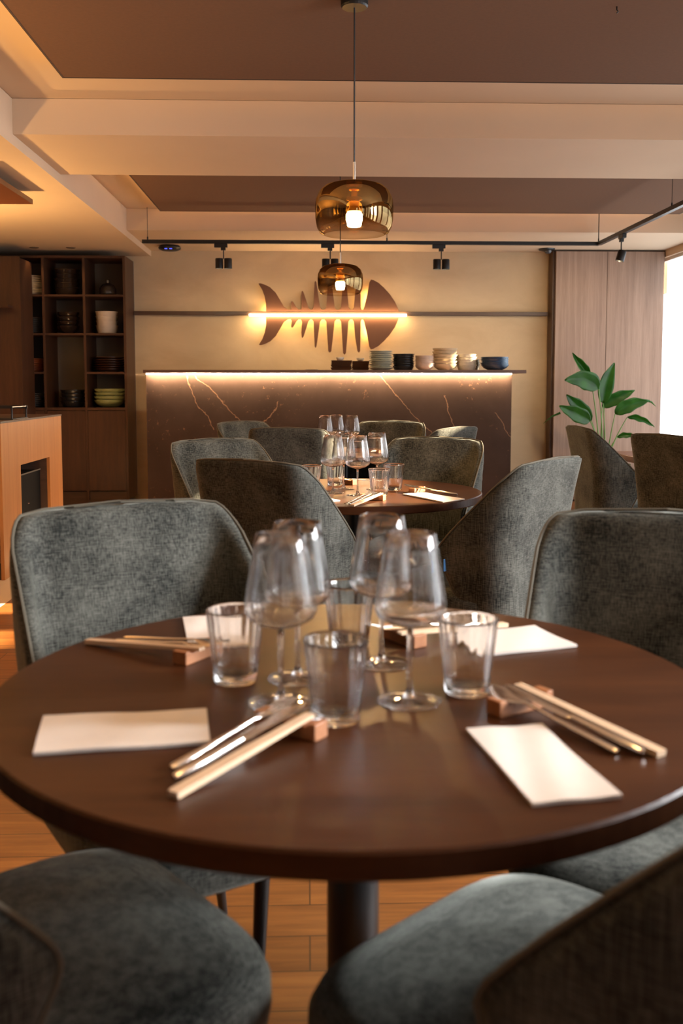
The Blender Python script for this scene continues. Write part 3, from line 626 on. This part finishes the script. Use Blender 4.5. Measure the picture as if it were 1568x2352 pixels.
def make_chair(label, loc, rz, group):
    t = thing('dining_chair', label, 'chair', loc, rz, group)
    zs = [Z0, Z0+0.012, Z0+0.03, 0.46, 0.51, 0.56, 0.59, 0.605, 0.612, 0.618, 0.626, 0.64, 0.67, 0.71, 0.75, 0.79, 0.82, 0.85, 0.87, 0.885, 0.897, 0.906, 0.913, 0.919, Z1-0.0005]
    cols = 44; bm = bmesh.new(); th = 0.016
    grids = []
    for off in (th, -th):
        g = []
        for z in zs:
            w = half_w(z); row = []
            for c in range(cols+1):
                s = w*(-1+2*c/cols)
                e = min(1.0, (w-abs(s))/0.035, (Z1+0.002-z)/0.02+0.0); e = math.sqrt(max(0.0, 1-(1-max(0, e))**2))
                pad = 0.008*math.sin(min(1, (w-abs(s))/0.12)*PI/2) if off < 0 else 0
                row.append(bm.verts.new(shell_pt(s, z, (off-pad)*(0.35+0.65*e))))
            g.append(row)
        grids.append(g)
    for gi, g in enumerate(grids):
        for a, b in zip(g, g[1:]):
            for c in range(cols): bm.faces.new((a[c], a[c+1], b[c+1], b[c]))
    A, B_ = grids; nr = len(zs)
    rim = [(r, 0) for r in range(nr)] + [(nr-1, c) for c in range(1, cols+1)] + [(r, cols) for r in range(nr-2, -1, -1)] + [(0, c) for c in range(cols-1, 0, -1)]
    for i in range(len(rim)):
        p, q = rim[i], rim[(i+1) % len(rim)]
        bm.faces.new((A[p[0]][p[1]], A[q[0]][q[1]], B_[q[0]][q[1]], B_[p[0]][p[1]]))
    mb = MB(); mb.bm.free(); mb.bm = bm; mb.build('backrest', 'fabric', t, smooth=True, autosm=False)
    pipe = []
    for r in range(2, nr): pipe.append((-half_w(zs[r]), zs[r]))
    for c in range(1, 12): pipe.append((half_w(zs[-1])*(-1+2*c/12), zs[-1]))
    for r in range(nr-1, 1, -1): pipe.append((half_w(zs[r]), zs[r]))
    MB().tube([shell_pt(s, z+0.002, 0.008) for s, z in pipe], 0.0032, 6).build('piping', 'piping', t, smooth=True)
    mb = MB(); sc = [(0.17, 0.20, 0.372), (0.214, 0.25, 0.374), (0.229, 0.265, 0.39), (0.234, 0.269, 0.42), (0.234, 0.268, 0.448), (0.226, 0.26, 0.466), (0.205, 0.21, 0.477), (0.13, 0.14, 0.482), (0.04, 0.04, 0.483)]
    mb.rings([superring(w, d, z, cy_=0.028) for w, d, z in [(w, d, z+0.012) for w, d, z in sc]]); mb.build('seat', 'fabric', t, smooth=True, autosm=False)
    for sx in (-1, 1):
        for sy in (-1, 1):
            MB().tube([(sx*0.10, sy*0.12, 0.375), ((sx*0.085, 0.11, 0.0) if sy > 0 else (sx*0.21, -0.29, 0.0))], [0.0155, 0.0095], 12).build('leg', 'black', t, smooth=True)
    MB().box(-0.17, 0.17, -0.17, 0.17, 0.362, 0.374, 0.003).build('seat_frame', 'black', t)
    return t
def yaw_of(fx, fy): return math.atan2(-fx, fy)
g1, g2, g3, g4 = 'chairs around the nearest table', 'chairs around the middle table', 'chairs around the far table', 'chairs by the window table'
chair0 = make_chair('green-grey woven chair with pale lit inner back at the left behind the nearest table', (-0.226, 1.69, 0), yaw_of(0.50, -0.866), g1)
for lab, x, y, fx, fy, g in (
    ('dark green-grey chair at the right behind the nearest table, cut by the frame', 0.575, 1.50, -0.32, -0.947, g1),
    ('grey-green chair at lower left with broad seat under the nearest table edge', -0.375, 1.075, 0.79, 0.61, g1),
    ('blue-grey chair at lower right with large blurred back edge nearest the viewer', 0.320, 0.972, -0.665, 0.745, g1),
    ('dark green-grey chair left of the middle table, turned with its back to the viewer', -0.035, 3.29, 0.55, 0.835, g2),
    ('green-grey chair at the far left of the middle table, partly behind a darker chair back', -0.235, 3.96, 0.60, -0.80, g2),
    ('green-grey chair at the far right of the middle table, half sunlit inner back', 0.425, 4.02, -0.50, -0.866, g2),
    ('grey chair right of the middle table seen from behind with a small blue tag', 0.565, 3.28, -0.76, 0.65, g2),
    ('small pale-backed chair at far left of the far table in front of the bar', -0.21, 5.95, 0.75, -0.66, g3),
    ('dark chair at the near left of the far table, back to the viewer', -0.05, 5.53, 0.22, 0.975, g3),
    ('dark chair at the far right of the far table in front of the bar', 0.43, 5.90, -0.35, -0.937, g3),
    ('grey chair at near right of the far table, only its top showing', 0.60, 5.50, -0.75, 0.65, g3),
    ('brown-lit dark chair beside the plant, facing the window table', 1.80, 5.40, 1.0, 0.06, g4),
    ('dark brown chair at the right edge of the picture, facing the windows', 1.92, 4.62, 0.90, 0.43, g4)):
    c = dup(chair0, (x, y, 0), yaw_of(fx, fy), lab, g)
    if 'blue tag' in lab:
        MB().box(-0.006, 0.006, -0.001, 0.001, -0.02, 0.02, 0.0004).build('care_tag', plain('blue_label', (0.06, 0.22, 0.55), 0.6), c).matrix_local = Matrix.Translation(shell_pt(-0.405, 0.575, 0.017)) @ Matrix.Rotation(-0.3, 4, 'Z')

# ---------------------------------------------------------------- tables
def round_table(cx, cy_, R, label, rz=0.0):
    t = thing('round_table', label, 'table', (cx, cy_, 0), rz, 'round walnut tables in a row')
    MB().lathe([(0.0001, 0.75), (R-0.003, 0.75), (R, 0.747), (R, 0.724), (R-0.003, 0.721), (0.0001, 0.721)], 128).build('tabletop', 'table_wood', t)
    MB().lathe([(0.0001, 0.7205), (0.12, 0.7205), (0.12, 0.712), (0.036, 0.708), (0.036, 0.03), (0.05, 0.02)], 32).build('column', 'black', t, smooth=True)
    MB().lathe([(0.04, 0.022), (0.21, 0.014), (0.22, 0.008), (0.22, 0.0), (0.0001, 0.0)], 48).build('base', 'black', t, smooth=True)
T1, T2, T3 = (0.06, 1.295), (0.175, 3.67), (0.20, 5.76)
round_table(*T1, 0.48, 'large dark walnut round table nearest the viewer')
round_table(*T2, 0.48, 'round walnut table in the middle, left half sunlit')
round_table(*T3, 0.46, 'round walnut table farthest away in front of the bar')
t = thing('square_table', 'small square wooden table by the window behind the dark chairs', 'table', (2.22, 5.42, 0))
MB().box(-0.42, 0.42, -0.36, 0.36, 0.715, 0.75, 0.003).build('tabletop', wood('oak_top', (0.20, 0.075, 0.03), (0.32, 0.13, 0.05), (1, 14, 14)), t)
MB().lathe([(0.035, 0.715), (0.035, 0.02), (0.2, 0.012), (0.2, 0.0), (0.0001, 0.0)], 32).build('column', 'black', t, smooth=True)
t = thing('upholstered_bench', 'low bench with pale cushion and black base near the plant', 'bench', (2.72, 6.5, 0))
MB().box(-0.66, 0.6, -0.25, 0.25, 0.385, 0.45, 0.02).build('cushion', plain('pale_cushion', (0.50, 0.46, 0.36), 0.9, var=0.05), t, smooth=True)
MB().box(-0.63, 0.57, -0.22, 0.22, 0.0, 0.384).build('base', 'black_soft', t)

# ---------------------------------------------------------------- table ware
ZT1 = 0.7503
def make_wine(label, x, y, group):
    t = thing('wine_glass', label, 'wine glass', (x, y, ZT1), 0, group)
    o_ = [(0.0045, 0.096), (0.012, 0.0985), (0.030, 0.104), (0.0415, 0.1115), (0.0458, 0.120), (0.0460, 0.129), (0.0435, 0.148), (0.0395, 0.172), (0.0355, 0.196), (0.0320, 0.218)]
    i_ = [(r-0.0009, z+(0.001 if z < 0.125 else 0)) for r, z in reversed(o_[2:])] + [(0.012, 0.1005), (0.0001, 0.0998)]
    MB().lathe([(0.0001, 0.0955)] + o_ + [(0.0314, 0.2186)] + i_, 48).build('bowl', 'glass', t, smooth=True, autosm=False)
    MB().lathe([(0.0001, 0.0945), (0.0042, 0.0943), (0.0036, 0.085), (0.0032, 0.06), (0.0034, 0.02), (0.006, 0.009), (0.009, 0.0062), (0.0001, 0.006)], 20).build('stem', 'glass', t, smooth=True, autosm=False)
    MB().lathe([(0.0001, 0.0055), (0.010, 0.0052), (0.028, 0.0028), (0.0405, 0.0014), (0.0415, 0.0007), (0.040, 0.0), (0.0001, 0.0)], 48).build('foot', 'glass', t, smooth=True, autosm=False)
    return t
def make_tumbler(label, x, y, group):
    mb = MB()
    mb.lathe([(0.0001, 0.0), (0.0275, 0.0), (0.0300, 0.003), (0.0312, 0.02), (0.0318, 0.024), (0.0360, 0.065), (0.0385, 0.086), (0.0400, 0.0975), (0.0402, 0.100), (0.0390, 0.1010), (0.0378, 0.1000), (0.0370, 0.0975), (0.0355, 0.086), (0.0332, 0.065), (0.0288, 0.024), (0.0278, 0.016), (0.0240, 0.0125), (0.0001, 0.012)], 96, flute=20, fd=0.028, zf=(0.0235, 0.0975))
    o = mb.build('tumbler', 'glass_thick', None, loc=(x, y, ZT1), smooth=True, autosm=False); return tag(o, label, 'glass', group)
gw = 'wine glasses on the tables'; gt = 'ribbed water tumblers on the tables'
wine0 = make_wine('front right wine glass on the nearest table, clearly showing its foot', 0.129, 1.217, gw)
for lab, x, y in (('rear right wine glass on the nearest table, behind another one', 0.105, 1.383), ('rear left wine glass on the nearest table, the taller-looking of the left pair', -0.016, 1.318), ('front left wine glass on the nearest table behind the fork tines', -0.036, 1.215),
                  ('leftmost wine glass of the middle table', 0.090, 3.585), ('wine glass second from left on the middle table', 0.135, 3.725), ('frontmost wine glass of the middle table, bowl in the centre', 0.178, 3.515), ('rightmost wine glass of the middle table', 0.262, 3.71),
                  ('left wine glass on the far table', 0.098, 5.70), ('middle wine glass on the far table', 0.17, 5.85), ('right wine glass on the far table', 0.258, 5.72)):
    dup(wine0, (x, y, ZT1), random.uniform(0, 6), lab, gw)
tum0 = make_tumbler('front ribbed water tumbler on the nearest table, lowest in the picture', 0.032, 1.150, gt)
for lab, x, y in (('ribbed water tumbler at the right of the nearest table beside a napkin', 0.209, 1.25), ('ribbed water tumbler at the left of the nearest table before a napkin', -0.101, 1.31), ('ribbed water tumbler at the back of the nearest table behind the wine glasses', 0.062, 1.475),
                  ('leftmost water tumbler on the middle table beside a chair back', 0.009, 3.633), ('water tumbler behind the left wine glass on the middle table', 0.106, 3.86), ('front water tumbler on the middle table beside the cutlery', 0.255, 3.48), ('right rear water tumbler on the middle table', 0.325, 3.68)):
    dup(tum0, (x, y, ZT1), random.uniform(0, 6), lab, gt)

def napkin(pts, label, g):
    P = [Vector((a, b)) for a, b in pts]; n = 14; m = 8; mb = MB(); c = sum(P, Vector((0, 0)))/4
    def at(u, v): p = (P[0]*(1-u)+P[1]*u)*(1-v)+(P[3]*(1-u)+P[2]*u)*v; return p-c
    rows = []
    for zt in (0, 1):
        g_ = []
        for j in range(m+1):
            row = []
            for i in range(n+1):
                u, v = i/n, j/m; p = at(u, v); lift = 0.0012*math.sin(u*5+v*3)**2 + 0.002*(u*(1-v))**3
                row.append(mb.bm.verts.new((p.x, p.y, zt*(0.0035)+lift*(1 if zt else 0.6))))
            g_.append(row)
        rows.append(g_)
    for g_ in rows:
        for a, b in zip(g_, g_[1:]):
            for i in range(n): mb.bm.faces.new((a[i], a[i+1], b[i+1], b[i]))
    A, B_ = rows; rim = [(0, i) for i in range(n)] + [(j, n) for j in range(m)] + [(m, i) for i in range(n, 0, -1)] + [(j, 0) for j in range(m, 0, -1)]
    for i in range(len(rim)):
        p, q = rim[i], rim[(i+1) % len(rim)]; mb.bm.faces.new((A[p[0]][p[1]], A[q[0]][q[1]], B_[q[0]][q[1]], B_[p[0]][p[1]]))
    o = mb.build('napkin', 'paper', None, loc=(c.x, c.y, ZT1+0.0003)); tag(o, label, 'napkin', g)
gn = 'folded napkins on the tables'
napkin([(-0.324, 1.166), (-0.127, 1.178), (-0.112, 1.071), (-0.303, 1.046)], 'white folded napkin at the front left of the nearest table', gn)
napkin([(0.184, 1.105), (0.275, 1.110), (0.307, 0.914), (0.215, 0.899)], 'white folded napkin at the front right of the nearest table', gn)
napkin([(0.226, 1.54), (0.375, 1.575), (0.414, 1.46), (0.255, 1.412)], 'white folded napkin at the back right of the nearest table behind a tumbler', gn)
napkin([(-0.219, 1.665), (-0.12, 1.669), (-0.09, 1.475), (-0.185, 1.470)], 'white folded napkin at the back left of the nearest table behind a tumbler', gn)
napkin([(0.344, 3.525), (0.425, 3.560), (0.545, 3.36), (0.458, 3.284)], 'white folded napkin at the right of the middle table', gn)
napkin([(-0.05, 3.45), (0.03, 3.48), (0.108, 3.33), (0.03, 3.30)], 'white folded napkin at the left front of the middle table, half behind a chair', gn)
napkin([(0.38, 5.85), (0.56, 5.80), (0.53, 5.70), (0.35, 5.75)], 'white folded napkin at the right of the far table', gn)
napkin([(-0.15, 5.80), (0.03, 5.84), (0.05, 5.74), (-0.13, 5.70)], 'white folded napkin at the left of the far table', gn)
napkin([(2.02, 5.66), (2.2, 5.66), (2.2, 5.56), (2.02, 5.56)], 'white folded napkin on the square window table', gn)

# cutlery: built along +X from the handle end (0) to the head
def make_block(label, x, y, rz, g):
    t = MB().prism([(-0.045, 0), (0.045, 0), (0.045, 0.020), (0.036, 0.020), (0.030, 0.016), (-0.030, 0.016), (-0.036, 0.020), (-0.045, 0.020)], 'y', -0.0125, 0.0125).build('cutlery_rest', 'block_wood', None, loc=(x, y, ZT1), bevel=0.0012)
    t.rotation_euler = (0, 0, rz); return tag(t, label, 'cutlery rest', g)
def flat_bar(mb, secs):          # (x, half width, z centre, half thickness)
    mb.rings([[(x, w*math.cos(a), z+h*math.sin(a)) for a in [2*PI*k/10 for k in range(10)]] for x, w, z, h in secs]); return mb
def make_fork(label, g):
    t = thing('fork', label, 'fork', (0, 0, 0), 0, g)
    flat_bar(MB(), [(0, 0.003, 0.003, 0.002), (0.006, 0.0055, 0.003, 0.003), (0.05, 0.0045, 0.003, 0.0028), (0.10, 0.0028, 0.0032, 0.0022), (0.135, 0.0026, 0.0045, 0.0018), (0.150, 0.008, 0.004, 0.0012), (0.160, 0.0115, 0.002, 0.001), (0.165, 0.0118, 0.0015, 0.0009)]).build('handle', 'steel', t, smooth=True)
    for k in range(4):
        y = -0.0099+0.0066*k
        MB().tube([(0.163, y, 0.0015), (0.180, y, 0.001), (0.205, y*0.95, 0.0055)], [0.0017, 0.0016, 0.0007], 6).build('tine', 'steel', t, smooth=True)
    return t
def make_knife(label, g):
    t = thing('knife', label, 'knife', (0, 0, 0), 0, g)
    flat_bar(MB(), [(0, 0.003, 0.0045, 0.003), (0.005, 0.006, 0.0045, 0.0042), (0.05, 0.0065, 0.0045, 0.0045), (0.105, 0.0045, 0.0045, 0.004)]).build('handle', 'steel', t, smooth=True)
    flat_bar(MB(), [(0.104, 0.003, 0.0045, 0.003), (0.112, 0.008, 0.0045, 0.0008), (0.19, 0.0095, 0.0045, 0.0006), (0.212, 0.006, 0.0045, 0.0005), (0.22, 0.001, 0.0045, 0.0003)]).build('blade', 'steel', t, smooth=True)
    return t
def make_spoon(label, g):
    t = thing('spoon', label, 'spoon', (0, 0, 0), 0, g)
    flat_bar(MB(), [(0, 0.003, 0.003, 0.002), (0.006, 0.0055, 0.003, 0.003), (0.10, 0.0028, 0.0032, 0.0022), (0.145, 0.0025, 0.0045, 0.0018)]).build('handle', 'steel', t, smooth=True)
    flat_bar(MB(), [(0.143, 0.003, 0.0045, 0.0016), (0.155, 0.014, 0.0035, 0.0012), (0.172, 0.020, 0.002, 0.0012), (0.19, 0.017, 0.0025, 0.0012), (0.202, 0.008, 0.004, 0.001), (0.206, 0.001, 0.005, 0.0004)]).build('spoon_bowl', 'steel', t, smooth=True)
    return t
def make_chop(label, g):
    t = thing('chopsticks', label, 'chopsticks', (0, 0, 0), 0, g)
    for s in (-1, 1): MB().rings([[(x, s*0.0036+a*w, 0.003+b*w) for a, b in ((-1,-1),(1,-1),(1,1),(-1,1))] for x, w in ((0, 0.0034), (0.12, 0.003), (0.225, 0.0022))]).build('chopstick', 'chop_wood', t)
    return t
def orient(o, p0, p1):            # handle end p0 and a point p1 further along
    d = (Vector(p1)-Vector(p0)).normalized(); y = Vector((0, 0, 1)).cross(d).normalized(); z = d.cross(y)
    m = Matrix((d, y, z)).transposed().to_4x4(); m.translation = Vector(p0); o.location = m.translation; o.rotation_euler = m.to_euler()
gc = 'cutlery laid on the tables'
def setting(tb, bx_, by_, hx, hy, parts, where, gap=0.021, src={}):
    """block at (bx,by); handles point to (hx,hy)."""
    d = Vector((bx_-hx, by_-hy)); L = d.length; d.normalize(); n = Vector((-d.y, d.x))
    make_block('small wooden cutlery rest at ' + where, bx_, by_, math.atan2(n.y, n.x), 'wooden cutlery rests')
    mk = {'fork': make_fork, 'knife': make_knife, 'spoon': make_spoon, 'chopsticks': make_chop}; ln = {'fork': 0.165, 'knife': 0.17, 'spoon': 0.155, 'chopsticks': 0.20}
    desc = {'fork': 'steel fork', 'knife': 'steel knife', 'spoon': 'steel spoon', 'chopsticks': 'pale wooden chopsticks'}
    for kx, (kind, off, back) in enumerate(parts):
        lab = '%s resting at %s' % (desc[kind], where)
        if kind not in src: src[kind] = o = mk[kind](lab, gc)
        else: o = dup(src[kind], (0, 0, 0), 0, lab, gc)
        l = ln[kind]+back
        e = Vector((bx_, by_))+n*off-d*l; b = Vector((bx_, by_))+n*off
        orient(o, (e.x, e.y, ZT1+0.0008), (b.x, b.y, ZT1+0.0168))
setting(T1, -0.022, 1.112, -0.145, 0.950, [('knife', 0.006, 0.015), ('fork', 0.030, 0.0), ('chopsticks', -0.020, 0.012)], 'the front left place of the nearest table')
setting(T1, 0.264, 1.180, 0.362, 1.020, [('spoon', 0.016, 0.015), ('knife', -0.003, 0.02), ('chopsticks', -0.019, 0.0)], 'the front right place of the nearest table')
setting(T1, -0.165, 1.425, -0.33, 1.525, [('chopsticks', -0.022, 0.0), ('fork', 0.002, 0.0), ('spoon', 0.024, 0.01)], 'the back left place of the nearest table')
setting(T1, 0.148, 1.505, 0.30, 1.60, [('fork', -0.022, 0.0), ('knife', 0.0, 0.01), ('chopsticks', 0.022, 0.0)], 'the back right place of the nearest table')
setting(T2, 0.225, 3.375, 0.13, 3.21, [('fork', 0.024, 0.0), ('knife', 0.0, 0.01), ('chopsticks', -0.022, 0.0)], 'the front place of the middle table')
setting(T2, 0.405, 3.60, 0.56, 3.50, [('spoon', -0.012, -0.01), ('knife', 0.016, 0.0)], 'the right place of the middle table')
setting(T2, 0.163, 3.915, 0.30, 4.0, [('fork', 0.0, -0.01)], 'the back place of the middle table')
setting(T3, 0.42, 5.66, 0.55, 5.60, [('fork', 0.012, 0.0), ('knife', -0.012, 0.0)], 'the right place of the far table')

# ---------------------------------------------------------------- plant
def plant():
    Y0, u = 8.75, 8.75/2230
    bX, bZ = (1393-708)*u, 0.36
    t = thing('potted_plant', 'green bird-of-paradise plant with long stems before the tall cupboard', 'potted plant', (bX, Y0, 0))
    MB().lathe([(0.0001, 0.0), (0.13, 0.0), (0.15, 0.02), (0.175, 0.36), (0.165, 0.36), (0.155, 0.32), (0.0001, 0.31)], 32).build('pot', 'pot', t, smooth=True)
    MB().lathe([(0.0001, 0.335), (0.10, 0.332), (0.158, 0.322)], 24).build('soil', 'soil', t)
    def P(x, y, dy): return Vector(((x-708)*u-bX, dy, CAM_H-(y-880)*u))
    LV = [((1350, 862), (1325, 843), (1304, 812), 20, -0.10, 0.3), ((1366, 893), (1335, 862), (1284, 874), 44, -0.16, 1.2), ((1386, 926), (1383, 880), (1405, 834), 36, -0.05, 0.9), ((1363, 966), (1330, 935), (1299, 907), 34, 0.0, 0.9),
          ((1350, 966), (1318, 950), (1274, 932), 36, -0.14, 1.0), ((1386, 934), (1412, 912), (1456, 897), 30, -0.02, 0.9), ((1410, 950), (1432, 925), (1484, 920), 32, -0.10, 0.9), ((1442, 958), (1468, 955), (1500, 980), 14, -0.06, 0.4), ((1424, 1005), (1442, 994), (1470, 1006), 13, 0.0, 0.5), ((1413, 1068), (1428, 1060), (1444, 1066), 9, -0.1, 0.5)]
    for a, b, c, w, dy, open_ in LV:
        A, B_, D = P(*a, dy), P(*b, dy-0.03), P(*c, dy-0.06)
        root = Vector((random.uniform(-0.03, 0.03), random.uniform(-0.03, 0.03), 0.33))
        mid = root*0.45+A*0.55; mid.x = root.x*0.7+A.x*0.3
        pts = [root*(1-s)**2+mid*2*s*(1-s)+A*s*s for s in [i/10 for i in range(11)]]
        st = MB().tube(pts, [0.008-0.0004*i for i in range(11)], 8).build('stem', 'stem', t, smooth=True)
        mb = MB(); rows = []; n = 14; hw = w*u*0.5
        for i in range(n+1):
            s = i/n; p = A*(1-s)**2+B_*2*s*(1-s)+D*s*s; tg = ((B_-A)*(1-s)+(D-B_)*s).normalized()
            side = tg.cross(Vector((0, 1, 0))).normalized(); wd = hw*math.sin(PI*min(1, s**0.75*0.97+0.02))**0.8
            row = []
            for j in range(-4, 5):
                q = j/4; row.append(mb.bm.verts.new(p+side*wd*q*1.0+Vector((0, -1, 0))*abs(q)*wd*0.55/max(open_, 0.3)*0.6 + Vector((0, 0, 1))*0.004*math.sin(s*17+q*3)))
            rows.append(row)
        for r0, r1 in zip(rows, rows[1:]):
            for j in range(8): mb.bm.faces.new((r0[j], r0[j+1], r1[j+1], r1[j]))
        o = mb.build('leaf', 'leaf', t, smooth=True, autosm=False); md = o.modifiers.new('thick', 'SOLIDIFY'); md.thickness = 0.0015
    for a, b in (((1283, 948), (1243, 972)), ((1482, 920), (1503, 934))):
        A, B_ = P(*a, -0.1), P(*b, -0.12); mb = MB(); mb.tube([A, (A+B_)/2+Vector((0, 0, 0.015)), B_], [0.012, 0.008, 0.001], 6).build('leaf_tip', 'leaf', t, smooth=True)
plant()
